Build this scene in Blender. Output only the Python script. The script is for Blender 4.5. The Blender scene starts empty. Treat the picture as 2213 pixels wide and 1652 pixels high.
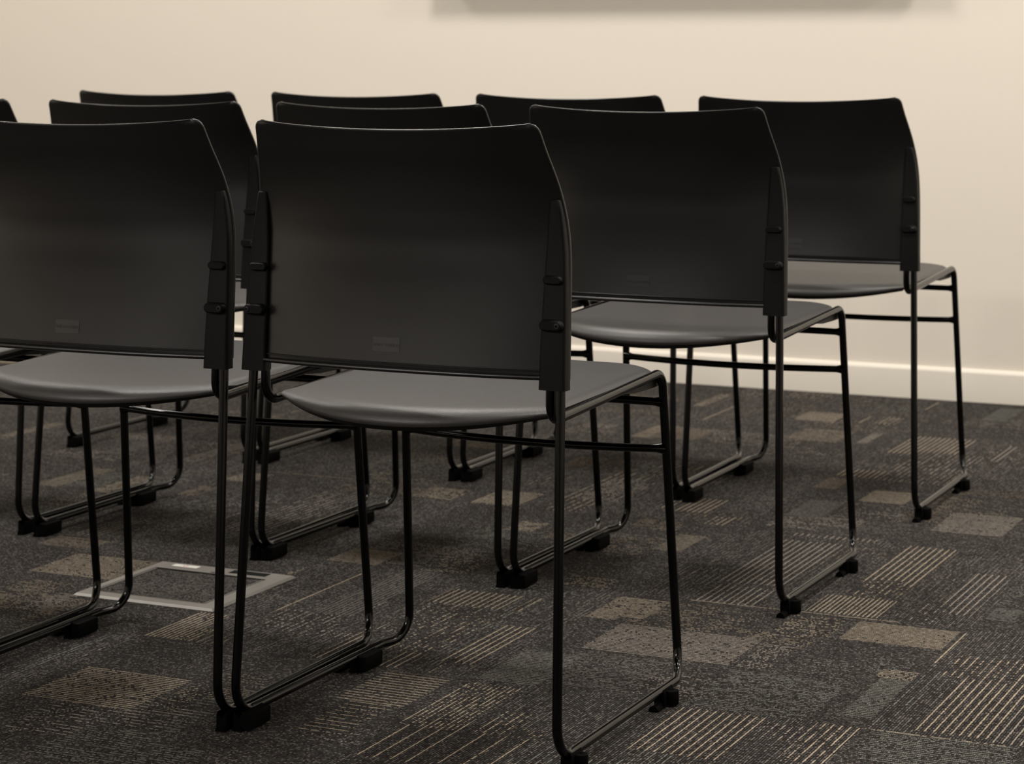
import bpy, bmesh, math, random
from mathutils import Vector, Matrix
R = math.radians
C = bpy.context.scene.collection
random.seed(7)

# ------------------------------------------------------------------ helpers
def tag(o, label=None, cat=None, group=None, kind=None):
    if label: o['label'] = label
    if cat: o['category'] = cat
    if group: o['group'] = group
    if kind: o['kind'] = kind
    return o

def empty(name, loc=(0, 0, 0), rz=0.0):
    o = bpy.data.objects.new(name, None)
    o.empty_display_size = .1
    o.location = loc
    o.rotation_euler = (0, 0, rz)
    C.objects.link(o)
    return o

class MB:
    """collects verts and faces for one mesh"""
    def __init__(self):
        self.v, self.f = [], []
    def add(self, vs, fs):
        n = len(self.v)
        self.v += [tuple(p) for p in vs]
        self.f += [tuple(i + n for i in f) for f in fs]
    def box(self, x0, x1, y0, y1, z0, z1):
        vs = [(x, y, z) for z in (z0, z1) for y in (y0, y1) for x in (x0, x1)]
        self.add(vs, [(0, 2, 3, 1), (4, 5, 7, 6), (0, 1, 5, 4), (2, 6, 7, 3), (0, 4, 6, 2), (1, 3, 7, 5)])
    def loft(self, rings, cap0=True, cap1=True):
        n = len(rings[0])
        vs = [p for r in rings for p in r]
        fs = []
        for k in range(len(rings) - 1):
            for i in range(n):
                j = (i + 1) % n
                fs.append((k * n + i, k * n + j, (k + 1) * n + j, (k + 1) * n + i))
        if cap0: fs.append(tuple(range(n - 1, -1, -1)))
        if cap1: fs.append(tuple(range((len(rings) - 1) * n, len(rings) * n)))
        self.add(vs, fs)
    def tube(self, pts, r, n=16, cap0=True, cap1=True, ref=None):
        """round rod along pts; r is a number or one radius per point"""
        P = [Vector(p) for p in pts]
        rs = r if isinstance(r, (list, tuple)) else [r] * len(P)
        up = None
        rings = []
        for i, p in enumerate(P):
            a = P[max(i - 1, 0)]; b = P[min(i + 1, len(P) - 1)]
            t = (b - a).normalized()
            if up is None:
                up = ref if ref is not None else (Vector((1, 0, 0)) if abs(t.x) < .8 else Vector((0, 0, 1)))
            u = (up - t * up.dot(t)).normalized()
            w = t.cross(u)
            up = u
            rings.append([p + (u * math.cos(2 * math.pi * k / n) + w * math.sin(2 * math.pi * k / n)) * rs[i] for k in range(n)])
        self.loft(rings, cap0, cap1)
    def build(self, name, mat, parent=None, smooth=35, bevel=None, segs=2, fix=True):
        me = bpy.data.meshes.new(name)
        me.from_pydata(self.v, [], self.f)
        if fix:
            bm = bmesh.new(); bm.from_mesh(me)
            bmesh.ops.recalc_face_normals(bm, faces=bm.faces)
            bm.to_mesh(me); bm.free()
        me.materials.append(mat)
        if smooth:
            me.polygons.foreach_set('use_smooth', [True] * len(me.polygons))
            try: me.set_sharp_from_angle(angle=R(smooth))
            except Exception: pass
        o = bpy.data.objects.new(name, me)
        C.objects.link(o)
        if parent: o.parent = parent
        if bevel:
            m = o.modifiers.new('bevel', 'BEVEL')
            m.width = bevel; m.segments = segs; m.limit_method = 'ANGLE'; m.angle_limit = R(40)
            m.harden_normals = False
        return o

def fillet(corners, step=R(9)):
    """corners: list of (point, radius) -> smooth path"""
    out = [Vector(corners[0][0])]
    for i in range(1, len(corners) - 1):
        p, r = Vector(corners[i][0]), corners[i][1]
        a = (Vector(corners[i - 1][0]) - p).normalized()
        b = (Vector(corners[i + 1][0]) - p).normalized()
        ang = a.angle(b)
        d = r / math.tan(ang / 2)
        s, e = p + a * d, p + b * d
        c = p + (a + b).normalized() * (r / math.sin(ang / 2))
        n = max(3, int((math.pi - ang) / step))
        v0, v1 = (s - c), (e - c)
        for k in range(n + 1):
            t = k / n
            th = math.pi - ang
            out.append(c + (v0 * math.sin((1 - t) * th) + v1 * math.sin(t * th)) / math.sin(th))
    out.append(Vector(corners[-1][0]))
    return out

def resample(path, step=.01):
    """add points on the straight runs so that rods can be split there"""
    out = [path[0]]
    for a, b in zip(path, path[1:]):
        L = (b - a).length
        n = max(1, int(L / step))
        for k in range(1, n + 1):
            out.append(a.lerp(b, k / n))
    return out

def lerp_tab(tab, z):
    """smooth (Catmull-Rom) table lookup, tab = [(z, value), ...] ascending"""
    if z <= tab[0][0]: return tab[0][1]
    if z >= tab[-1][0]: return tab[-1][1]
    for i in range(len(tab) - 1):
        if tab[i][0] <= z <= tab[i + 1][0]:
            z0, v0 = tab[i]; z1, v1 = tab[i + 1]
            h = z1 - z0; t = (z - z0) / h
            m0 = ((v1 - tab[i - 1][1]) / (z1 - tab[i - 1][0]) if i > 0 else (v1 - v0) / h) * h
            m1 = ((tab[i + 2][1] - v0) / (tab[i + 2][0] - z0) if i + 2 < len(tab) else (v1 - v0) / h) * h
            t2, t3 = t * t, t * t * t
            return (2*t3 - 3*t2 + 1)*v0 + (t3 - 2*t2 + t)*m0 + (-2*t3 + 3*t2)*v1 + (t3 - t2)*m1

# ------------------------------------------------------------------ materials
class NT:
    """tiny node-tree builder"""
    def __init__(self, name):
        self.m = bpy.data.materials.new(name); self.m.use_nodes = True
        self.t = self.m.node_tree; self.t.nodes.clear()
        self.out = self.t.nodes.new('ShaderNodeOutputMaterial')
        self.b = self.t.nodes.new('ShaderNodeBsdfPrincipled')
        self.t.links.new(self.b.outputs[0], self.out.inputs[0])
    def n(self, typ, **kw):
        nd = self.t.nodes.new(typ)
        for k, v in kw.items(): setattr(nd, k, v)
        return nd
    def put(self, sock, v):
        if hasattr(v, 'is_output'): self.t.links.new(v, sock)
        else: sock.default_value = v
    def math(self, op, a, b=None, c=None):
        nd = self.n('ShaderNodeMath', operation=op)
        self.put(nd.inputs[0], a)
        if b is not None: self.put(nd.inputs[1], b)
        if c is not None: self.put(nd.inputs[2], c)
        return nd.outputs[0]
    def mix(self, f, a, b):
        nd = self.n('ShaderNodeMix', data_type='RGBA')
        self.put(nd.inputs[0], f); self.put(nd.inputs[6], a); self.put(nd.inputs[7], b)
        return nd.outputs[2]
    def set(self, **kw):
        for k, v in kw.items(): self.put(self.b.inputs[k.replace('_', ' ')], v)
        return self
    def bump(self, h, strength, dist):
        nd = self.n('ShaderNodeBump')
        nd.inputs['Strength'].default_value = strength
        nd.inputs['Distance'].default_value = dist
        self.put(nd.inputs['Height'], h)
        self.t.links.new(nd.outputs[0], self.b.inputs['Normal'])

def simple(name, col, rough, spec=.5, metal=0.0, noise=None):
    k = NT(name)
    k.set(Base_Color=(*col, 1), Roughness=rough, Metallic=metal)
    k.b.inputs['Specular IOR Level'].default_value = spec
    if noise:
        tc = k.n('ShaderNodeTexCoord')
        nz = k.n('ShaderNodeTexNoise'); nz.inputs['Scale'].default_value = noise[0]; nz.inputs['Detail'].default_value = 3
        k.t.links.new(tc.outputs['Object'], nz.inputs['Vector'])
        k.bump(nz.outputs[0], noise[1], noise[2])
    return k.m

def leather(name, col, rough, scale, strength, spec=.5):
    k = NT(name)
    tc = k.n('ShaderNodeTexCoord')
    vo = k.n('ShaderNodeTexVoronoi', feature='SMOOTH_F1'); vo.inputs['Scale'].default_value = scale
    k.t.links.new(tc.outputs['Object'], vo.inputs['Vector'])
    nz = k.n('ShaderNodeTexNoise'); nz.inputs['Scale'].default_value = scale * .35; nz.inputs['Detail'].default_value = 2
    k.t.links.new(tc.outputs['Object'], nz.inputs['Vector'])
    h = k.math('ADD', vo.outputs['Distance'], k.math('MULTIPLY', nz.outputs[0], .8))
    k.set(Base_Color=(*col, 1), Roughness=rough)
    k.b.inputs['Specular IOR Level'].default_value = spec
    k.bump(h, strength, .0006)
    return k.m

# ------------------------------------------------------------------ chair
M = {}
M['rod'] = simple('black powder coat', (.0006, .0006, .0008), .16, .32)
M['plastic'] = simple('black moulded plastic', (.0005, .0005, .0006), .35, .68, noise=(900, .12, .0003))
M['bracket'] = simple('black satin bracket plastic', (.0016, .0015, .0016), .55, .17)
M['pan'] = simple('black underside plastic', (.003, .003, .003), .5, .35)
M['vinyl'] = leather('black grained vinyl', (.033, .0315, .0315), .43, 850, .28)
M['plate'] = simple('glossy black moulded plate', (.004, .004, .005), .31, .9)
M['rubber'] = simple('black rubber glide', (.0012, .0012, .0012), .7, .05)
M['screw'] = simple('dark steel screw', (.06, .06, .06), .35, .5, 1.0)

ROD = .0063
Z0 = .022
def side_path(s):
    x = lambda v: v * s
    c = [((x(.2214), .0405, .565), 0), ((x(.2331), .0, Z0), .042), ((x(.2331), .408, Z0), .035),
         ((x(.2150), .466, Z0), .036), ((x(.2046), .4286, .4487), .024), ((x(.2073), .0383, .4343), .024),
         ((x(.2085), .0400, .565), 0)]
    return resample(fillet(c), .012)

def split(path, tests):
    """cut the path at the first point passing each test in turn"""
    out, cur, k = [], [path[0]], 0
    for a, p in zip(path, path[1:]):
        cur.append(p)
        if k < len(tests) and tests[k](a, p):
            out.append(cur); cur = [p]; k += 1
    out.append(cur)
    return out

EDGE_Y = [(.47, .035), (.52, .0385), (.56, .0415), (.60, .0455), (.64, .0500), (.665, .0515), (.69, .0495), (.71, .0455), (.73, .0395), (.75, .0310), (.77, .0215), (.79, .0125), (.815, .001)]
EDGE_W = [(.47, .2347), (.52, .2338), (.56, .2331), (.60, .2320), (.64, .2301), (.68, .2266), (.70, .2241), (.72, .2211), (.74, .2176), (.76, .2136), (.78, .2096), (.815, .2040)]
BOW = [(.47, .0332), (.487, .0330), (.52, .0319), (.56, .0319), (.60, .0349), (.64, .0402), (.68, .0433), (.72, .0403), (.76, .0320), (.80, .0250), (.815, .0235)]
def shell_y(u, z):
    return lerp_tab(EDGE_Y, z) - lerp_tab(BOW, z) * (1 - abs(u) ** 2.4)

def make_backrest(root):
    nu, nv = 36, 40
    TH = .0065
    mb = MB()
    def grid(off, inset):
        rows = []
        for j in range(nv + 1):
            t = j / nv
            t = 1 - (1 - t) ** 1.35
            row = []
            for i in range(nu + 1):
                u = -1 + 2 * i / nu
                u = math.copysign(1 - (1 - abs(u)) ** 1.25, u)
                zt = .811 - .0095 * (1 - u * u) - inset * .4
                zb = .4905 + .0015 * (1 - u * u) + inset * .4
                z = zb + (zt - zb) * t
                w = lerp_tab(EDGE_W, z) - inset
                r = .011
                if z > zt - r: w -= r * (1 - math.sqrt(max(0, 1 - ((z - zt + r) / r) ** 2))) * abs(u) ** 10
                row.append(Vector((u * w, shell_y(u, z) + off, z)))
            rows.append(row)
        return rows
    layers = [grid(o, i) for o, i in ((0, .0036), (.0006, .0015), (.0018, .0004), (.0033, 0), (.0048, .0004), (.0060, .0015), (TH, .0036))]
    # outer and inner skins
    n = nu + 1
    base = []
    vs = []
    for L in layers:
        base.append(len(vs)); vs += [p for r in L for p in r]
    fs = []
    def quad(b, flip):
        for j in range(nv):
            for i in range(nu):
                q = (b + j * n + i, b + j * n + i + 1, b + (j + 1) * n + i + 1, b + (j + 1) * n + i)
                fs.append(q if not flip else q[::-1])
    quad(base[0], False); quad(base[-1], True)
    ring = [j * n for j in range(nv, 0, -1)] + [i for i in range(nu)] + [j * n + nu for j in range(nv)] + [nv * n + i for i in range(nu, 0, -1)]
    for a in range(len(layers) - 1):
        for k in range(len(ring)):
            p, q = ring[k], ring[(k + 1) % len(ring)]
            fs.append((base[a] + p, base[a] + q, base[a + 1] + q, base[a + 1] + p))
    mb.add(vs, fs)
    # rolled lip along the bottom edge, standing proud towards the rear
    lip = []
    for i in range(41):
        x = -.2 + .4 * i / 40
        u = x / .2345
        lip.append((x, shell_y(u, .492) - .0030, .4918 + .0015 * (1 - u * u)))
    mb.tube(lip, .0031, 10)
    mb.tube([(x, y + .0032, z + .0078) for x, y, z in lip], .0011, 6)
    return mb.build('backrest', M['plastic'], root, smooth=50)

def rrect(cx, hx, y0, y1, z, r=.005, n=4):
    pts = []
    r = min(r, hx * .9, (y1 - y0) * .45)
    for (sx, sy, a0) in ((1, 1, 0), (-1, 1, 90), (-1, -1, 180), (1, -1, 270)):
        ox = cx + sx * (hx - r); oy = (y1 - r) if sy > 0 else (y0 + r)
        for k in range(n + 1):
            a = R(a0 + 90 * k / n)
            pts.append((ox + r * math.cos(a), oy + r * math.sin(a), z))
    return pts

# bracket sections: height, inner x, outer x, rear y, front y
BR = [(.4775, .1985, .2350, .0195, .0400), (.52, .1990, .2338, .0225, .0420), (.57, .1997, .2325, .0275, .0445), (.6143, .2008, .2305, .0325, .0480),
      (.65, .2022, .2283, .0360, .0505), (.68, .2038, .2250, .0375, .0515), (.70, .2050, .2222, .0375, .0490), (.7125, .2058, .2200, .0375, .0465), (.7140, .2072, .2190, .0390, .0450)]
def make_bracket(s, root):
    mb = MB()
    mb.loft([[(s * x, y, z) for x, y, z in rrect((xa + xb) / 2, (xb - xa) / 2, y0, y1, z, .0035)] for z, xa, xb, y0, y1 in BR])
    br = mb.build('backrest_bracket', M['bracket'], root, smooth=40)
    for zc, L, Hh, dep, sh in ((.6143, .0134, .0056, .0062, 0), (.5583, .0162, .0073, .0082, .0012)):
        cx = .2140 + sh; yr = .0325 if zc > .6 else .0262
        c = MB()
        rings = []
        for f, yy in ((1.0, yr + .003), (1.0, yr - dep * .30), (.90, yr - dep * .70), (.70, yr - dep)):
            ring = []
            for k in range(28):
                a = 2 * math.pi * k / 28
                hh = Hh * f; ll = L - Hh * (1 - f)
                ring.append((s * (cx + math.copysign(max(ll - hh, 0), math.cos(a)) * (1 if abs(math.cos(a)) > 1e-6 else 0) + hh * math.cos(a)), yy, zc + hh * math.sin(a)))
            rings.append(ring)
        c.loft(rings)
        c.build('clip', M['bracket'], br, smooth=30)
        if zc < .6:
            sc = MB()
            xs = s * (cx + .0095)
            yf = yr - dep
            prof = [(.0036, yf + .0015), (.0036, yf - .0006), (.0030, yf - .0010), (.0018, yf - .0010), (.0016, yf + .0006)]
            rings = [[(xs + r * math.cos(2 * math.pi * k / 18), y, zc + r * math.sin(2 * math.pi * k / 18)) for k in range(18)] for r, y in prof]
            sc.loft(rings)
            sc.build('screw', M['screw'], br, smooth=30)
    return br

def seat_rear(x): return -.018 + .082 * (abs(x) / .2) ** 2.1
def seat_front(x):
    a = abs(x)
    return .487 - (.058 * ((a - .12) / .08) ** 2.2 if a > .12 else 0)
def seat_top(x, y):
    z = .4465 + .0195 * y
    q = min(1, abs(x) / .2)
    d = y - seat_rear(x)
    k = max(0, 1 - max(d, 0) / .034)
    drop = (.0125 * (1 - q ** 2) + .0065) * (1 - math.sqrt(max(0, 1 - k * k))) * (.75 + .25 * k)
    e = .1985 - abs(x)
    drop += .0055 * max(0, 1 - e / .014) ** 2.2 * min(1, max(0, d - .004) / .04)
    f = seat_front(x) - y
    drop += .017 * max(0, 1 - f / .05) ** 2.2
    return z - drop
def seat_grid(inset, dz, nx=40, ny=44, dz_mid=0.0):
    rows = []
    for j in range(ny + 1):
        t = j / ny
        t = .5 - .5 * math.cos(math.pi * t)
        row = []
        for i in range(nx + 1):
            u = -1 + 2 * i / nx
            u = math.sin(u * math.pi / 2 * .9) / math.sin(math.pi / 2 * .9)
            x = u * .1985
            y0, y1 = seat_rear(x), seat_front(x)
            y = y0 + (y1 - y0) * t
            z = seat_top(x, y) + dz + dz_mid * (1 - min(1, abs(x) / .19) ** 3)
            k = 1 - inset / .2
            row.append((x * k, .23 + (y - .23) * (1 - inset / .25), z))
        rows.append(row)
    return rows
def skin(mb, top, bot):
    nx = len(top[0]); ny = len(top)
    vs = [p for r in top for p in r] + [p for r in bot for p in r]
    b = nx * ny
    fs = []
    for j in range(ny - 1):
        for i in range(nx - 1):
            q = (j * nx + i, j * nx + i + 1, (j + 1) * nx + i + 1, (j + 1) * nx + i)
            fs.append(q); fs.append(tuple(b + k for k in q[::-1]))
    ring = [i for i in range(nx - 1)] + [j * nx + nx - 1 for j in range(ny - 1)] + [(ny - 1) * nx + i for i in range(nx - 1, 0, -1)] + [j * nx for j in range(ny - 1, 0, -1)]
    for k in range(len(ring)):
        p, q = ring[k], ring[(k + 1) % len(ring)]
        fs.append((q, p, b + p, b + q))
    mb.add(vs, fs)

FOOT_END = {}
def make_chair():
    feet, ends = [], []
    root = empty('stacking_chair')
    make_backrest(root)
    back = [c for c in root.children if c.name.startswith('backrest')][0]
    for s in (-1, 1): make_bracket(s, root)
    # bent rods: rear leg, floor runner, front leg, seat rail (one continuous rod on each side)
    for s in (-1, 1):
        path = side_path(s)
        segs = split(path, [lambda a, p: p.y > .06 and p.z < .03, lambda a, p: p.y > .36, lambda a, p: p.z > .39 and p.y > .3])
        for nm, sg in zip(('leg', 'runner', 'leg', 'seat_rail'), segs):
            mb = MB(); mb.tube(sg, ROD, 16, cap0=(nm != 'runner'), cap1=(nm != 'runner'), ref=Vector((s, 0, 0)))
            o = mb.build(nm, M['rod'], root, smooth=60)
            if nm == 'leg': o['label'] = 'rear leg' if sg[0].z > .3 else 'front leg'
        # two-piece glides under each runner, with the linking lug on the same hand for every foot
        for yc in (.036, .352):
            g = MB()
            xr = s * .2331
            # saddle body hugging the rod; the linking lug faces the chair's own right
            body = [(-.0074, .002), (-.0074, .0215), (-.0058, .0260), (-.0056, .0222), (0, .0155), (.0058, .0222), (.0060, .0260)]
            lug = [(.0095, .0235), (.0185, .0235), (.0190, .0222), (.0190, .0050), (.0175, .002)]
            plain = [(.0078, .0215), (.0078, .002)]
            def foot_rings(sec): return [[(xr + x, y, z) for x, z in sec] for y in (yc - .026, yc + .026)]
            g.loft(foot_rings(body + (lug if s < 0 else plain)))
            if s > 0:
                ge = MB(); ge.loft([[(xr + x, y, z) for x, z in body + plain] for y in (yc - .008, yc + .026)])
                cyl = [(.0100, .002), (.0106, .004), (.0106, .0205), (.0098, .0220), (.0040, .0222), (.0034, .0205)]
                ge.loft([[(xr + .0104 + r * math.cos(2 * math.pi * k / 24), yc + .012 + r * math.sin(2 * math.pi * k / 24), z) for k in range(24)] for r, z in cyl])
                ends.append((yc, ge))
            f = g.build('foot', M['rubber'], root, smooth=30, bevel=.0008, segs=1)
            feet.append((s, yc, f))
            p = MB()
            half = [(math.cos(math.pi * k / 12) * .0070, 0, math.sin(math.pi * k / 12) * .0085) for k in range(13)]
            p.loft([[(xr + x, y, z) for x, _, z in half] for y in (yc - .029, yc + .029)])
            p.build('glide', M['rubber'], f, smooth=40)
    # lower crossbar, bowed towards the rear, and straight upper crossbar
    mb = MB()
    pts, rs = [], []
    for i in range(33):
        u = -1 + 2 * i / 32
        pts.append((.2070 * u, .4375 - .033 * (1 - u * u), .3394))
        e = (1 - abs(u)) * .207
        rs.append(.0058 + .0032 * max(0, 1 - e / .009) ** 1.5)
    mb.tube(pts, rs, 14, ref=Vector((0, 0, 1)))
    o = mb.build('crossbar', M['rod'], root, smooth=60); o['label'] = 'lower bowed crossbar'
    mb = MB()
    pts, rs = [], []
    for i in range(33):
        u = -1 + 2 * i / 32
        pts.append((.2055 * u, .4325, .4053))
        e = (1 - abs(u)) * .2055
        rs.append(.0058 + .0030 * max(0, 1 - e / .009) ** 1.5)
    mb.tube(pts, rs, 14, ref=Vector((0, 0, 1)))
    o = mb.build('crossbar', M['rod'], root, smooth=60); o['label'] = 'straight upper crossbar under the seat front'
    # seat: padded top on a black pan that hooks onto the rails
    mb = MB(); skin(mb, seat_grid(0, 0), seat_grid(.0015, -.0028))
    mb.build('seat', M['vinyl'], root, smooth=75)
    mb = MB(); skin(mb, seat_grid(.0020, -.0032, 28, 30), seat_grid(.006, -.0068, 28, 30, -.0020))
    # side flanges of the pan, hooked under the rails, deeper at the front
    for s in (-1, 1):
        prof = [(.17, .4325), (.30, .4335), (.345, .4290), (.40, .4278), (.4335, .4278), (.4335, .4455), (.36, .4430), (.17, .4375)]
        mb.loft([[(s * x, y, z) for y, z in prof] for x in (.178, .1975)])
    pan = mb.build('seat_pan', M['pan'], root, smooth=40)
    # moulded maker's plate with raised lettering, low on the back of the shell
    pl = MB()
    top, bot = [], []
    def py(x, z): return shell_y(x / .234, z)
    nx = 10
    x0, x1, z0, z1 = -.0285, .0105, .5155, .5335
    front = [[(x0 + (x1 - x0) * i / nx, py(x0 + (x1 - x0) * i / nx, z) - .0004, z) for i in range(nx + 1)] for z in (z0, (z0 + z1) / 2, z1)]
    rear = [[(x, y + .0012, z) for x, y, z in r] for r in front]
    skin(pl, front, rear)
    pl.build('maker_plate', M['plate'], back, smooth=30)
    cu = bpy.data.curves.new('lettering', 'FONT')
    cu.body = 'buroseating'; cu.size = .0073; cu.extrude = .00035; cu.align_x = 'CENTER'; cu.align_y = 'CENTER'
    cu.resolution_u = 3
    tmp = bpy.data.objects.new('lettering', cu); C.objects.link(tmp)
    bpy.context.view_layer.update()
    me = bpy.data.meshes.new_from_object(tmp.evaluated_get(bpy.context.evaluated_depsgraph_get()))
    bpy.data.objects.remove(tmp)
    me.name = 'lettering'
    w = max(v.co.x for v in me.vertices) - min(v.co.x for v in me.vertices)
    k = .037 / w
    for v in me.vertices:
        x = (x0 + x1) / 2 + v.co.x * k
        z = (z0 + z1) / 2 + v.co.y * k
        v.co = (x, py(x, z) - .0005 - (v.co.z), z)
    me.materials.clear(); me.materials.append(M['plate'])
    lt = bpy.data.objects.new('lettering', me); C.objects.link(lt); lt.parent = back
    for yc, ge in ends:
        tmp = ge.build('foot_end', M['rubber'], None, smooth=30)
        f = [q for q in feet if q[0] > 0 and q[1] == yc][0][2]
        FOOT_END[f.data.name] = tmp.data
        bpy.data.objects.remove(tmp)
    return root

def copy_tree(o, parent=None):
    c = o.copy(); C.objects.link(c)
    if parent: c.parent = parent
    for ch in list(o.children): copy_tree(ch, c)
    return c

LAMPS = [(x, y, p * (.7 if x < -2.5 and y > 2 else 1), .45 if y > 2 else .28) for y, p in ((2.1, 27), (.5, 23), (-1.4, 4)) for x in (-2.9, -1.1, .7, 2.4)] + [(-2.3, -3.8, 64, .3), (-1.0, -3.8, 64, .3)]  # last two: rear lamps added to put a glow low on the backrests
LCOL = (1.0, .948, .882)
EXPO = 0.0
SCR = (-1.56, -.15, 1.112, 1.85)
SCD = .085

# ------------------------------------------------------------------ chairs in three rows, all facing the wall
SP = .4932
ROWS = {'first': (0, 0), 'second': (-.0065, .893), 'third': (-.013, 1.7046)}
CH = [  # row, place from the right end, dx, dy, turn, label
 ('first', 0, -.0042, .0075, -.0028, 'black chair in the middle of the front row, nearest and fully in view'),
 ('first', 1, .0032, -.0049, .0103, 'black chair left of the nearest one, its backrest cut by the left picture edge'),
 ('first', 2, .0006, -.0026, .0053, 'mostly unseen front-row chair whose front leg and crossbar show at the left edge'),
 ('second', 0, -.0038, -.0017, -.0033, 'right end chair of the middle row, grey seat and bare right side in view'),
 ('second', 1, -.0027, .0003, -.0161, 'middle-row chair directly behind the nearest chair, only its back top showing'),
 ('second', 2, .0085, -.0017, .0029, 'middle-row chair behind the gap left of the nearest chair, above the floor box'),
 ('second', 3, -.0020, .0031, -.0135, 'middle-row chair at the far left edge, only a corner of its back showing'),
 ('third', 0, .0034, -.0040, .0079, 'chair at the right end of the back row, standing clear against the wall'),
 ('third', 1, .0018, .0041, .0097, 'back-row chair second from the right end'),
 ('third', 2, .0007, .0018, -.0111, 'back-row chair third from the right end, its top behind two nearer backs'),
 ('third', 3, -.006, -.0018, -.0086, 'leftmost chair of the back row, with a single runner on its left'),
]
proto = make_chair()
chairs = [proto] + [copy_tree(proto) for _ in CH[1:]]
for o, (row, k, dx, dy, rz, lab) in zip(chairs, CH):
    ox, oy = ROWS[row]
    if k == 0:   # the end of a row: nothing is linked on the right, so the lug of each right foot shows
        for c in o.children:
            if c.data and c.data.name in FOOT_END: c.data = FOOT_END[c.data.name]
    o.location = (ox - k * SP + dx, oy + dy, 0)
    o.rotation_euler = (0, 0, rz)
    tag(o, lab, 'chair', 'black sled-base stacking chairs set out in rows')

# ------------------------------------------------------------------ room shell
WY, CEIL, XL, XR, YB = 3.2524, 2.7, -4.3, 3.4, -5.4
def paint(name, col, rough=.75):
    k = NT(name)
    tc = k.n('ShaderNodeTexCoord')
    nz = k.n('ShaderNodeTexNoise'); nz.inputs['Scale'].default_value = 260; nz.inputs['Detail'].default_value = 2
    k.t.links.new(tc.outputs['Object'], nz.inputs['Vector'])
    k.set(Base_Color=(*col, 1), Roughness=rough)
    k.b.inputs['Specular IOR Level'].default_value = .3
    k.bump(nz.outputs[0], .08, .0006)
    return k.m
WALLC = (.80, .745, .66)
M['wall'] = paint('warm white wall paint', WALLC)
M['wall_dim'] = paint('grey side wall paint', (.42, .41, .405))
M['trim'] = paint('satin white trim paint', (.80, .75, .67), .45)
M['ceiling'] = paint('white ceiling paint', (.80, .78, .74), .9)
def plane_box(name, mat, *b):
    mb = MB(); mb.box(*b)
    return tag(mb.build(name, mat, smooth=0), kind='structure')
plane_box('wall_front', M['wall'], XL - .1, XR + .1, WY, WY + .1, 0, CEIL)
plane_box('wall_back', M['wall_dim'], XL - .1, XR + .1, YB - .1, YB, 0, CEIL)
plane_box('wall_left', M['wall'], XL - .1, XL, YB, WY, 0, CEIL)
plane_box('wall_right', M['wall'], XR, XR + .1, YB, WY, 0, CEIL)
plane_box('ceiling', M['ceiling'], XL - .1, XR + .1, YB - .1, WY + .1, CEIL, CEIL + .1)
# baseboard with a rounded top lip
mb = MB()
prof = [(0, 0), (-.0125, 0), (-.0125, .0715), (-.0118, .0752), (-.0100, .0780), (-.0060, .0812), (0, .0835)]
mb.loft([[(x, WY + y, z) for y, z in prof] for x in (XL, XR)])
tag(mb.build('baseboard_front', M['trim'], smooth=30), kind='structure')

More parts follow.
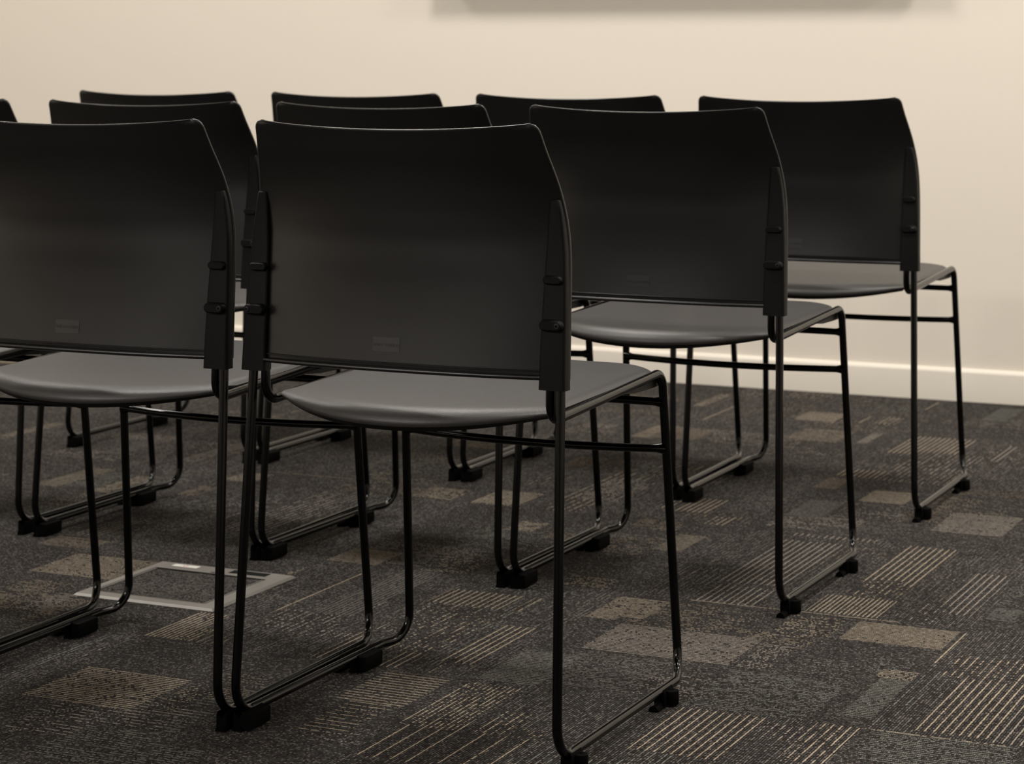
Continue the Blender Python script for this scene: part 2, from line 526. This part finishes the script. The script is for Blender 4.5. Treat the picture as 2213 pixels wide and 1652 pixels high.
# ------------------------------------------------------------------ carpet tiles
TX, TY, TT = .510, .382, .573
PATCH = [
 (-4, 2, 0.382, 0.416, 0.249, 0.45, 'tan', 2, 0.896),
 (-3, 2, 0.148, 0.207, 0.161, 0.333, 'gry', 2, 0.896),
 (-3, 2, 0.369, 0.445, 0.0, 0.184, 'gry', 2, 0.448),
 (-3, 2, 0.365, 0.406, 0.144, 0.432, 'lgr', 3, 0.896),
 (-3, 1, 0.245, 0.306, 0.365, 0.571, 'tan', 2, 1),
 (-3, 1, 0.391, 0.436, 0.353, 0.536, 'bei', 2, 0.896),
 (-2, 2, 0.0, 0.072, 0.0, 0.091, 'bei', 2, 0.96),
 (-2, 1, 0.0, 0.047, 0.4, 0.499, 'tan', 2, 0.768),
 (-2, 1, 0.258, 0.368, 0.144, 0.573, 'lgr', 3, 0.616),
 (-3, 1, 0.397, 0.421, 0.204, 0.328, 'tan', 2, 0.448),
 (-3, 1, 0.373, 0.443, 0.0, 0.192, 'grn', 2, 0.768),
 (-3, 3, 0.244, 0.255, 0.064, 0.384, 'tan', 2, 0.56),
 (-4, 3, 0.293, 0.3, 0.046, 0.108, 'tan', 2, 0.768),
 (-2, 1, 0.066, 0.113, 0.208, 0.375, 'grn', 2, 0.56),
 (-2, 3, 0.228, 0.378, 0.0, 0.078, 'tan', 2, 0.768),
 (-1, 2, 0.0, 0.064, 0.456, 0.573, 'tan', 2, 0.768),
 (-1, 3, 0.0, 0.058, 0.287, 0.465, 'bei', 2, 0.96),
 (-2, 2, 0.439, 0.532, 0.006, 0.118, 'bei', 2, 0.616),
 (-1, 2, 0.0, 0.106, 0.003, 0.143, 'bei', 2, 0.96),
 (-1, 1, 0.174, 0.231, 0.328, 0.457, 'bei', 2, 0.768),
 (-1, 2, 0.141, 0.24, 0.0, 0.435, 'bei', 4, 0.56),
 (-1, 2, 0.177, 0.27, 0.126, 0.359, 'lgr', 2, 0.56),
 (-1, 1, 0.375, 0.41, 0.509, 0.573, 'tan', 2, 0.768),
 (-2, 3, 0.056, 0.098, 0.0, 0.171, 'tan', 2, 0.56),
 (-1, 1, 0.122, 0.271, 0.22, 0.373, 'grn', 2, 0.448),
 (-1, 1, 0.403, 0.48, 0.27, 0.414, 'tan', 2, 0.392),
 (-1, 2, 0.195, 0.257, 0.414, 0.573, 'lgr', 3, 0.56),
 (-1, 2, 0.359, 0.384, 0.113, 0.256, 'bei', 3, 0.896),
 (-2, 4, 0.541, 0.572, 0.211, 0.43, 'bei', 2, 0.768),
 (-1, 4, 0.068, 0.072, 0.015, 0.241, 'bei', 1, 1),
 (-1, 3, 0.04, 0.151, 0.297, 0.454, 'tan', 2, 0.96),
 (-1, 4, 0.265, 0.366, 0.113, 0.246, 'bei', 2, 1),
 (-1, 4, 0.418, 0.43, 0.128, 0.233, 'bei', 3, 1),
 (-1, 4, 0.463, 0.509, 0.135, 0.241, 'bei', 3, 0.896),
 (-1, 3, 0.334, 0.458, 0.408, 0.573, 'tan', 2, 0.832),
 (-1, 3, 0.501, 0.526, 0.422, 0.573, 'lgr', 2, 1),
 (0, 3, 0.021, 0.175, 0.331, 0.573, 'bei', 3, 1),
 (0, 3, 0.257, 0.283, 0.323, 0.525, 'lgr', 3, 1),
 (0, 4, 0.112, 0.172, 0.294, 0.496, 'grn', 2, 1),
 (-1, 4, 0.516, 0.523, 0.39, 0.531, 'bei', 2, 1),
 (0, 3, 0.0, 0.122, 0.02, 0.104, 'bei', 3, 1),
 (0, 3, 0.098, 0.247, 0.0, 0.365, 'lgr', 3, 0.504),
 (0, 2, 0.0, 0.05, 0.441, 0.558, 'tan', 2, 1),
 (0, 2, 0.127, 0.22, 0.344, 0.464, 'bei', 2, 1),
 (0, 2, 0.275, 0.355, 0.319, 0.45, 'tan', 2, 0.392),
 (0, 2, 0.037, 0.108, 0.145, 0.316, 'grn', 2, 1),
 (0, 2, 0.034, 0.134, 0.038, 0.137, 'lgr', 2, 0.616),
 (0, 2, 0.33, 0.465, 0.125, 0.309, 'lgr', 2, 0.96),
 (-1, 2, 0.395, 0.469, 0.099, 0.237, 'bei', 3, 1),
 (-1, 2, 0.497, 0.534, 0.004, 0.083, 'bei', 3, 0.896),
 (-1, 1, 0.417, 0.471, 0.489, 0.573, 'tan', 2, 0.56),
 (-1, 1, 0.488, 0.542, 0.327, 0.472, 'tan', 2, 1),
 (-1, 2, 0.351, 0.391, 0.37, 0.573, 'lgr', 3, 0.448),
 (-1, 3, 0.423, 0.424, 0.0, 0.089, 'bei', 3, 0.56),
 (-1, 2, 0.285, 0.297, 0.508, 0.573, 'bei', 3, 1),
 (-1, 4, 0.0, 0.083, 0.412, 0.569, 'lgr', 3, 0.56),
 (-1, 4, 0.126, 0.248, 0.441, 0.563, 'bei', 4, 0.56),
 (0, 0, 0.406, 0.566, 0.432, 0.552, 'bei', 2, 1),
 (0, 0, 0.3, 0.389, 0.406, 0.552, 'bei', 2, 0.314),
 (0, 0, 0.113, 0.236, 0.382, 0.547, 'tan', 2, 0.28),
 (0, 0, 0.316, 0.365, 0.219, 0.375, 'lgr', 2, 0.336),
 (0, 0, 0.526, 0.57, 0.046, 0.297, 'grn', 2, 1),
 (0, 0, 0.516, 0.57, 0.247, 0.297, 'bei', 2, 0.768),
 (0, 0, 0.314, 0.493, 0.001, 0.197, 'grn', 2, 0.56),
 (0, 1, 0.103, 0.228, 0.148, 0.509, 'lgr', 3, 1),
 (0, 1, 0.117, 0.226, 0.0, 0.123, 'lgr', 3, 0.96),
 (0, 1, 0.33, 0.421, 0.239, 0.551, 'bei', 3, 1),
 (0, 1, 0.336, 0.395, 0.071, 0.269, 'bei', 3, 0.336),
 (0, 1, 0.307, 0.424, 0.008, 0.131, 'bei', 2, 1),
 (0, 1, 0.496, 0.556, 0.083, 0.386, 'lgr', 3, 1),
 (0, 1, 0.466, 0.512, 0.009, 0.153, 'lgr', 3, 0.448),
 (0, 1, 0.103, 0.269, 0.547, 0.573, 'lgr', 3, 0.896),
 (0, 1, 0.035, 0.05, 0.008, 0.295, 'lgr', 4, 0.56),
 (1, 1, 0.008, 0.052, 0.074, 0.155, 'grn', 2, 0.896),
 (1, 1, 0.001, 0.022, 0.182, 0.295, 'grn', 2, 0.448),
 (1, -1, 0.023, 0.211, 0.438, 0.573, 'grn', 2, 0.768),
 (0, -1, 0.51, 0.569, 0.397, 0.57, 'bei', 3, 0.832),
 (1, 0, 0.0, 0.027, 0.0, 0.385, 'grn', 4, 0.448),
 (-1, 1, 0.0, 0.099, 0.0, 0.113, 'bei', 2, 1),
 (-1, 1, 0.18, 0.269, 0.0, 0.125, 'bei', 2, 0.336),
 (-1, 1, 0.442, 0.53, 0.0, 0.078, 'bei', 2, 0.448),
 (-1, 0, 0.164, 0.237, 0.237, 0.569, 'gry', 2, 0.96),
 (-1, 0, 0.106, 0.11, 0.224, 0.509, 'bei', 1, 1),
 (-1, 0, 0.299, 0.428, 0.38, 0.478, 'bei', 3, 1),
 (-1, 0, 0.451, 0.465, 0.383, 0.476, 'bei', 3, 0.896),
 (-1, 0, 0.499, 0.533, 0.381, 0.458, 'bei', 3, 0.56),
 (-1, 0, 0.324, 0.424, 0.194, 0.37, 'bei', 3, 0.246),
 (-1, 0, 0.415, 0.42, 0.0, 0.205, 'bei', 3, 0.96),
 (-1, 0, 0.302, 0.305, 0.0, 0.162, 'bei', 3, 1),
 (-1, 0, 0.481, 0.539, 0.061, 0.294, 'bei', 3, 1),
 (-1, 0, 0.492, 0.508, 0.0, 0.084, 'bei', 3, 0.336),
 (0, 0, 0.0, 0.093, 0.0, 0.174, 'grn', 2, 1),
 (0, 0, 0.0, 0.052, 0.393, 0.538, 'bei', 2, 0.96),
 (-1, 0, 0.561, 0.573, 0.27, 0.372, 'tan', 2, 0.448),
 (0, 0, 0.07, 0.303, 0.215, 0.383, 'lgr', 2, 0.96),
 (-1, -1, 0.439, 0.545, 0.393, 0.555, 'bei', 3, 1),
 (-1, -1, 0.464, 0.532, 0.249, 0.401, 'bei', 4, 0.768),
 (0, -1, 0.0, 0.037, 0.345, 0.482, 'bei', 2, 1),
 (0, -1, 0.0, 0.037, 0.485, 0.552, 'lgr', 2, 1),
 (0, -1, 0.005, 0.04, 0.198, 0.343, 'bei', 7, 1),
 (0, -1, 0.109, 0.158, 0.293, 0.441, 'bei', 3, 0.616),
 (0, -1, 0.106, 0.204, 0.199, 0.338, 'bei', 8, 0.896),
 (0, -1, 0.09, 0.091, 0.342, 0.444, 'lgr', 2, 0.896),
 (0, -1, 0.321, 0.448, 0.357, 0.561, 'bei', 3, 1),
 (-1, -1, 0.032, 0.211, 0.231, 0.392, 'bei', 2, 0.96),
 (-1, -1, 0.229, 0.27, 0.248, 0.393, 'bei', 2, 0.392),
 (-1, -1, 0.118, 0.153, 0.07, 0.212, 'lgr', 2, 0.246),
 (-1, -1, 0.205, 0.325, 0.029, 0.159, 'grn', 2, 0.56),
 (-2, 0, 0.338, 0.363, 0.0, 0.084, 'tan', 2, 0.768),
 (-2, 0, 0.294, 0.334, 0.063, 0.175, 'lgr', 2, 0.768),
 (-2, 0, 0.145, 0.32, 0.286, 0.434, 'bei', 2, 0.96),
 (-2, 0, 0.025, 0.139, 0.47, 0.545, 'tan', 2, 0.896),
 (-2, 1, 0.032, 0.091, 0.0, 0.148, 'tan', 3, 0.768),
 (-2, -1, 0.518, 0.533, 0.295, 0.543, 'grn', 2, 0.768),
 (-1, 0, 0.116, 0.117, 0.0, 0.053, 'tan', 2, 0.56),
 (-2, -1, 0.559, 0.573, 0.426, 0.514, 'lgr', 2, 0.168),
 (-2, 0, 0.534, 0.538, 0.198, 0.27, 'tan', 2, 0.336),
 (-2, 0, 0.562, 0.573, 0.429, 0.512, 'bei', 2, 0.336),
 (1, 0, 0.061, 0.2, 0.019, 0.294, 'bei', 3, 1),
 (1, 0, 0.026, 0.2, 0.294, 0.416, 'bei', 3, 0.504),
 (1, 0, 0.161, 0.211, 0.008, 0.176, 'lgr', 3, 1),
 (-1, 0, 0.412, 0.45, 0.0, 0.216, 'bei', 3, 1),
 (-1, 0, 0.299, 0.32, 0.0, 0.173, 'bei', 3, 1),
 (-1, 0, 0.378, 0.455, 0.087, 0.35, 'bei', 3, 0.28),
 (0, -1, 0.0, 0.11, 0.186, 0.373, 'bei', 6, 1),
 (0, -1, 0.0, 0.087, 0.33, 0.551, 'bei', 2, 0.616),
 (0, 0, 0.003, 0.091, 0.418, 0.543, 'bei', 2, 0.9),
 (0, 0, 0.091, 0.183, 0.433, 0.543, 'tan', 2, 0.4),
 (-1, 0, 0.002, 0.061, 0.002, 0.163, 'bei', 2, 0.97),
 (-1, 0, 0.061, 0.091, 0.002, 0.078, 'bei', 2, 0.85),
 (-1, 0, 0.091, 0.136, 0.002, 0.048, 'tan', 3, 0.9),
 (1, 0, 0.0005, 0.0044, 0.358, 0.548, 'bei', 1, 1),
 (0, 0, 0.113, 0.463, 0.5685, 0.5725, 'bei', 1, 0.95),
 (1, -1, 0.002, 0.19, 0.5685, 0.5725, 'bei', 1, 0.8),
 (-1, 1, 0.116, 0.296, 0.133, 0.1368, 'tan', 1, 0.95),
 (-2, 2, 0.059, 0.249, 0.12, 0.124, 'tan', 1, 0.9),
]
COL = {'bei': (.41, .348, .265), 'tan': (.285, .24, .182), 'lgr': (.33, .295, .255), 'gry': (.170, .158, .145), 'grn': (.20, .202, .182)}
def carpet_mesh():
    by = {}
    for p in PATCH: by.setdefault((p[0], p[1]), []).append(p[2:])
    i0, i1 = -8, 7; j0, j1 = -10, 4
    vs, fs, colr, rib, dirn = [], [], [], [], []
    rnd = random.Random(11)
    for i in range(i0, i1 + 1):
        for j in range(j0, j1 + 1):
            ox, oy = TX + (i - 1) * TT, TY + j * TT
            x_lo, x_hi = max(ox, XL) - ox, min(ox + TT, XR) - ox
            y_lo, y_hi = max(oy, YB) - oy, min(oy + TT, WY) - oy
            if x_hi - x_lo < .001 or y_hi - y_lo < .001: continue
            ps = by.get((i, j))
            # every tile carries a quiet ground of grey and green threads under its bolder blocks
            ground = [(0, TT, 0, TT, 'gry', 2, .42)] if (i + j) % 2 else []
            for _ in range(8):
                w, h = rnd.uniform(.06, .26), rnd.uniform(.05, .2)
                if (i + j) % 2: w, h = h, w
                a, b = rnd.uniform(0, TT - w), rnd.uniform(0, TT - h)
                ground.append((a, a + w, b, b + h, rnd.choice(('gry', 'gry', 'grn', 'lgr', 'tan')), rnd.choice((2, 3, 3)), rnd.choice((.18, .28, .4, .6))))
            if ps is not None: ps = ground + ps
            if ps is None:
                ps = []
                for _ in range(9):
                    w, h = (rnd.uniform(.05, .2), rnd.uniform(.04, .16))
                    a, b = rnd.uniform(0, TT - w), rnd.uniform(0, TT - h)
                    ps.append((a, a + w, b, b + h, rnd.choice(('bei', 'tan', 'lgr', 'grn', 'gry')), rnd.choice((1, 2, 3)), rnd.uniform(.4, .9)))
            xs = sorted({x_lo, x_hi, *[min(max(q, x_lo), x_hi) for p in ps for q in p[0:2]]})
            ys = sorted({y_lo, y_hi, *[min(max(q, y_lo), y_hi) for p in ps for q in p[2:4]]})
            for a, b in zip(xs, xs[1:]):
                if b - a < 1e-5: continue
                for c, d in zip(ys, ys[1:]):
                    if d - c < 1e-5: continue
                    n = len(vs)
                    vs += [(ox + a, oy + c, 0), (ox + b, oy + c, 0), (ox + b, oy + d, 0), (ox + a, oy + d, 0)]
                    fs.append((n, n + 1, n + 2, n + 3))
                    mx, my = (a + b) / 2, (c + d) / 2
                    hit = None
                    for p in ps:
                        if p[0] < mx < p[1] and p[2] < my < p[3]: hit = p
                    if hit:
                        colr.append((*COL[hit[4]], 1)); rib.append((hit[5], rnd.randint(0, 0), hit[6]))
                    else:
                        colr.append((*COL['gry'], 1)); rib.append((1, 0, .06))
                    dirn.append(0.0 if (i + j) % 2 == 0 else 1.0)
    me = bpy.data.meshes.new('floor')
    me.from_pydata(vs, [], fs)
    a = me.attributes.new('yarn', 'FLOAT_COLOR', 'FACE'); a.data.foreach_set('color', [q for c in colr for q in c])
    a = me.attributes.new('rib', 'FLOAT_VECTOR', 'FACE'); a.data.foreach_set('vector', [q for c in rib for q in c])
    a = me.attributes.new('run', 'FLOAT', 'FACE'); a.data.foreach_set('value', dirn)
    return me

def carpet_material(name, fixed=None):
    """loop-pile ribs; fixed = (direction, colour, period, phase, cover) for a loose piece"""
    k = NT(name)
    geo = k.n('ShaderNodeNewGeometry')
    sep = k.n('ShaderNodeSeparateXYZ'); k.t.links.new(geo.outputs['Position'], sep.inputs[0])
    X, Y = sep.outputs[0], sep.outputs[1]
    if fixed:
        yarn = k.n('ShaderNodeRGB'); yarn.outputs[0].default_value = (*fixed[1], 1); yarn_c = yarn.outputs[0]
        per, cov = float(fixed[2]), float(fixed[3]); d = float(fixed[0])
    else:
        ya = k.n('ShaderNodeAttribute', attribute_name='yarn'); yarn_c = ya.outputs['Color']
        rb = k.n('ShaderNodeAttribute', attribute_name='rib')
        s2 = k.n('ShaderNodeSeparateXYZ'); k.t.links.new(rb.outputs['Vector'], s2.inputs[0])
        per, cov = s2.outputs[0], s2.outputs[2]
        dr = k.n('ShaderNodeAttribute', attribute_name='run'); d = dr.outputs['Fac']
    m = k.math
    G = .0039          # rib pitch
    dx = m('SUBTRACT', X, Y)
    # u runs along the rib, v across it
    u = m('ADD', X, m('MULTIPLY', d, m('SUBTRACT', Y, X)))
    v = m('ADD', Y, m('MULTIPLY', d, dx))
    vv = m('DIVIDE', v, G)
    # each rib wanders a little
    wn = k.n('ShaderNodeTexNoise', noise_dimensions='2D'); wn.inputs['Scale'].default_value = 1.0; wn.inputs['Detail'].default_value = 1
    cw = k.n('ShaderNodeCombineXYZ'); k.put(cw.inputs[0], m('MULTIPLY', u, 160)); k.put(cw.inputs[1], m('MULTIPLY', vv, .7))
    k.t.links.new(cw.outputs[0], wn.inputs['Vector'])
    vv = m('ADD', vv, m('MULTIPLY', m('SUBTRACT', wn.outputs[0], .5), .55))
    idx = m('FLOOR', vv)
    fr = m('SUBTRACT', vv, idx)
    def white(a, b, seed=0.0):
        cb = k.n('ShaderNodeCombineXYZ'); k.put(cb.inputs[0], a); k.put(cb.inputs[1], b); cb.inputs[2].default_value = seed
        w = k.n('ShaderNodeTexWhiteNoise', noise_dimensions='3D'); k.t.links.new(cb.outputs[0], w.inputs['Vector'])
        return w.outputs['Value']
    rr = white(idx, 0.0, 3.1)
    # loops along the rib
    lp = m('ADD', m('DIVIDE', u, .0029), m('MULTIPLY', rr, 7.3))
    li = m('FLOOR', lp); lf = m('SUBTRACT', lp, li)
    h1 = white(idx, li, 1.7)
    h2 = white(idx, li, 9.2)
    # is this rib threaded with the light yarn here?
    on_rib = m('LESS_THAN', m('MODULO', m('ADD', idx, 6000.0), per), .5)
    seg = m('FLOOR', m('ADD', m('DIVIDE', u, .024), m('MULTIPLY', rr, 31.0)))
    hs = white(idx, seg, 5.5)
    # the blend of two uniform numbers is squeezed back to an even spread
    hsl = k.n('ShaderNodeMapRange', interpolation_type='SMOOTHSTEP'); k.put(hsl.inputs[0], m('ADD', m('MULTIPLY', hs, .42), m('MULTIPLY', h1, .58)))
    hsl.inputs[1].default_value = .08; hsl.inputs[2].default_value = .92
    on = m('MULTIPLY', on_rib, m('LESS_THAN', hsl.outputs[0], cov))
    # dark heather of the ground yarns
    base = k.mix(m('LESS_THAN', h2, .45), (.055, .0465, .045, 1), (.067, .068, .062, 1))
    base = k.mix(m('LESS_THAN', h1, .20), base, (.172, .153, .140, 1))
    base = k.mix(m('GREATER_THAN', h2, .72), base, (.028, .022, .021, 1))
    yv = k.n('ShaderNodeHueSaturation'); k.put(yv.inputs['Value'], m('ADD', .78, m('MULTIPLY', h2, .44))); k.put(yv.inputs['Color'], yarn_c)
    col = k.mix(on, base, yv.outputs[0])
    # dark backing between ribs and loops, with the loops' shade painted in
    gap = m('MULTIPLY', m('SINE', m('MULTIPLY', fr, math.pi)), m('ADD', .38, m('MULTIPLY', .62, m('SINE', m('MULTIPLY', lf, math.pi)))))
    gp = k.n('ShaderNodeMapRange', interpolation_type='SMOOTHSTEP'); k.put(gp.inputs[0], gap); gp.inputs[1].default_value = .14; gp.inputs[2].default_value = .68
    col = k.mix(gp.outputs[0], (.012, .010, .010, 1), col)
    k.set(Base_Color=col, Roughness=.95)
    k.b.inputs['Specular IOR Level'].default_value = .1
    k.bump(gap, .8, .0022)
    return k.m
M['carpet'] = carpet_material('patterned loop carpet')
fl_me = carpet_mesh()
fl_me.materials.append(M['carpet'])
fl = bpy.data.objects.new('floor', fl_me); C.objects.link(fl)
tag(fl, kind='structure')

# ------------------------------------------------------------------ floor box
M['boxmetal'] = simple('brushed grey floor box frame', (.26, .247, .23), .42, .5, .35, noise=(700, .1, .0003))
M['white'] = simple('white paper sticker', (.85, .83, .80), .5)
M['orange'] = simple('orange print', (.60, .36, .24), .5)
M['dark'] = simple('dark slot shade', (.008, .009, .0085), .8, .1)  # near-black colour standing in for the shade inside the box openings
fb = empty('floor_box', (-.750, .6836, 0))
tag(fb, 'grey metal floor outlet box with carpet inlay, set in the carpet under the front row', 'floor outlet box')
bx0, bx1, by0, by1 = -.1355, .1355, -.1318, .1318
ix0, ix1, iy0, iy1 = -.1180, .1030, -.1050, .0880
mb = MB()
def slab(mb, x0, x1, y0, y1, z0, z1): mb.box(x0, x1, y0, y1, z0, z1)
def ringframe(mb, o, i, zt, zo):
    """flat frame with bevelled outer and inner edges"""
    L = [(o, zo), ((o[0] + .004, o[1] - .004, o[2] + .004, o[3] - .004), zt), ((i[0] - .001, i[1] + .001, i[2] - .001, i[3] + .001), zt), (i, zt - .0012), (i, .0002)]
    rings = [[(r[0], r[2], z), (r[1], r[2], z), (r[1], r[3], z), (r[0], r[3], z)] for r, z in L]
    mb.loft(rings, False, False)
ringframe(mb, (bx0, bx1, by0, by1), (ix0, ix1, iy0, iy1), .0042, .0006)
mb.build('frame', M['boxmetal'], fb, smooth=0, fix=True)
mb = MB()   # hinged lid rim, standing a hair above the carpet inlay
ringframe(mb, (ix0 + .0012, ix1 - .0012, iy0 + .0012, iy1 - .0012), (ix0 + .0042, ix1 - .0042, iy0 + .0042, iy1 - .0042), .0034, .0005)
mb.build('lid_rim', M['boxmetal'], fb, smooth=0)
mb = MB(); mb.box(ix0 + .004, ix1 - .004, iy0 + .004, iy1 - .004, .0002, .0024)
mb.build('carpet_inlay', carpet_material('carpet inlay', (0, COL['gry'], 2, .75)), fb, smooth=0)
mb = MB(); mb.box(ix0 + .001, ix1 - .001, iy1 - .0052, iy1 - .0002, .0020, .0036)
mb.build('lid_gap', M['dark'], fb, smooth=0)  # solid dark strip in place of the shaded gap behind the lid
mb = MB(); mb.box(.0195, .0925, .1000, .1225, .0030, .00445)
mb.build('finger_slot', M['dark'], fb, smooth=0)  # dark slab painted for the shaded recess of the slot
mb = MB(); mb.box(-.0100, .0160, .0900, .0940, .0030, .00445)
mb.build('lid_notch', M['dark'], fb, smooth=0)  # dark slab for the shade in a small notch beside the lid
mb = MB(); mb.box(-.0985, -.0480, .1045, .1195, .0040, .0046)
st = mb.build('sticker', M['white'], fb, smooth=0)
mb = MB()
for k in range(7):
    a = 2 * math.pi * k / 7
    mb.box(-.0735 + .004 * math.cos(a) - .0012, -.0735 + .004 * math.cos(a) + .0012, .112 + .0035 * math.sin(a) - .001, .112 + .0035 * math.sin(a) + .001, .0045, .0048)
mb.build('printed_mark', M['orange'], st, smooth=0)

# ------------------------------------------------------------------ wall-mounted screen just above the view: its shadow falls below it
M['screen_case'] = simple('black screen case', (.012, .012, .013), .4)
M['screen_glass'] = simple('dark screen glass', (.006, .006, .008), .12)
sx0, sx1, sz0, sz1 = SCR
ws = empty('wall_screen', ((sx0 + sx1) / 2, WY, sz0))
tag(ws, 'wide dark wall-mounted screen, casting the shadow at the top of the wall', 'screen')
hw = (sx1 - sx0) / 2; hh = sz1 - sz0
mb = MB(); mb.box(-hw, hw, -SCD, -SCD + .045, 0, hh)
mb.build('case', M['screen_case'], ws, smooth=0, bevel=.006)
mb = MB(); mb.box(-hw + .012, hw - .012, -SCD - .002, -SCD + .003, .018, hh - .012)
mb.build('panel', M['screen_glass'], ws, smooth=0)
mb = MB(); mb.box(-.3, .3, -SCD + .04, 0, .2, hh - .2)
mb.build('wall_bracket', M['screen_case'], ws, smooth=0)

# ------------------------------------------------------------------ light: recessed ceiling downlights, plus two added rear lamps for the chair backs
for x, y, p, sz in LAMPS:
    ld = bpy.data.lights.new('downlight_and_fill', 'AREA')
    ld.shape = 'DISK'; ld.size = sz; ld.energy = p; ld.color = LCOL if y > -3 else (1.0, .94, .88); ld.spread = R(180)
    lo = bpy.data.objects.new('downlight_and_fill', ld); C.objects.link(lo)
    lo.location = (x, y, CEIL - .012)
w = bpy.data.worlds.new('World'); bpy.context.scene.world = w
w.use_nodes = True
w.node_tree.nodes['Background'].inputs[0].default_value = (.9, .85, .8, 1)
w.node_tree.nodes['Background'].inputs[1].default_value = .02

# ------------------------------------------------------------------ camera (shift lens held level)
cd = bpy.data.cameras.new('camera'); cam = bpy.data.objects.new('camera', cd); C.objects.link(cam)
cam.location = (1.378, -2.594, .9038)
cam.rotation_euler = (R(90), 0, .4354)
cd.sensor_fit = 'HORIZONTAL'; cd.sensor_width = 36
cd.lens = 36 * 4978.9947 / 2213
cd.shift_y = -720.879 / 2213
cd.clip_start = .05
cd.dof.use_dof = True; cd.dof.focus_distance = 2.95; cd.dof.aperture_fstop = 11
sc = bpy.context.scene
sc.camera = cam
vs_ = sc.view_settings
sc.display_settings.display_device = 'sRGB'
vs_.view_transform = 'Standard'; vs_.look = 'None'; vs_.gamma = 1; vs_.use_curve_mapping = False
vs_.exposure = EXPO
sc.cycles.use_denoising = True
sc.cycles.max_bounces = 7; sc.cycles.diffuse_bounces = 5; sc.cycles.glossy_bounces = 4
sc.cycles.caustics_reflective = False; sc.cycles.caustics_refractive = False
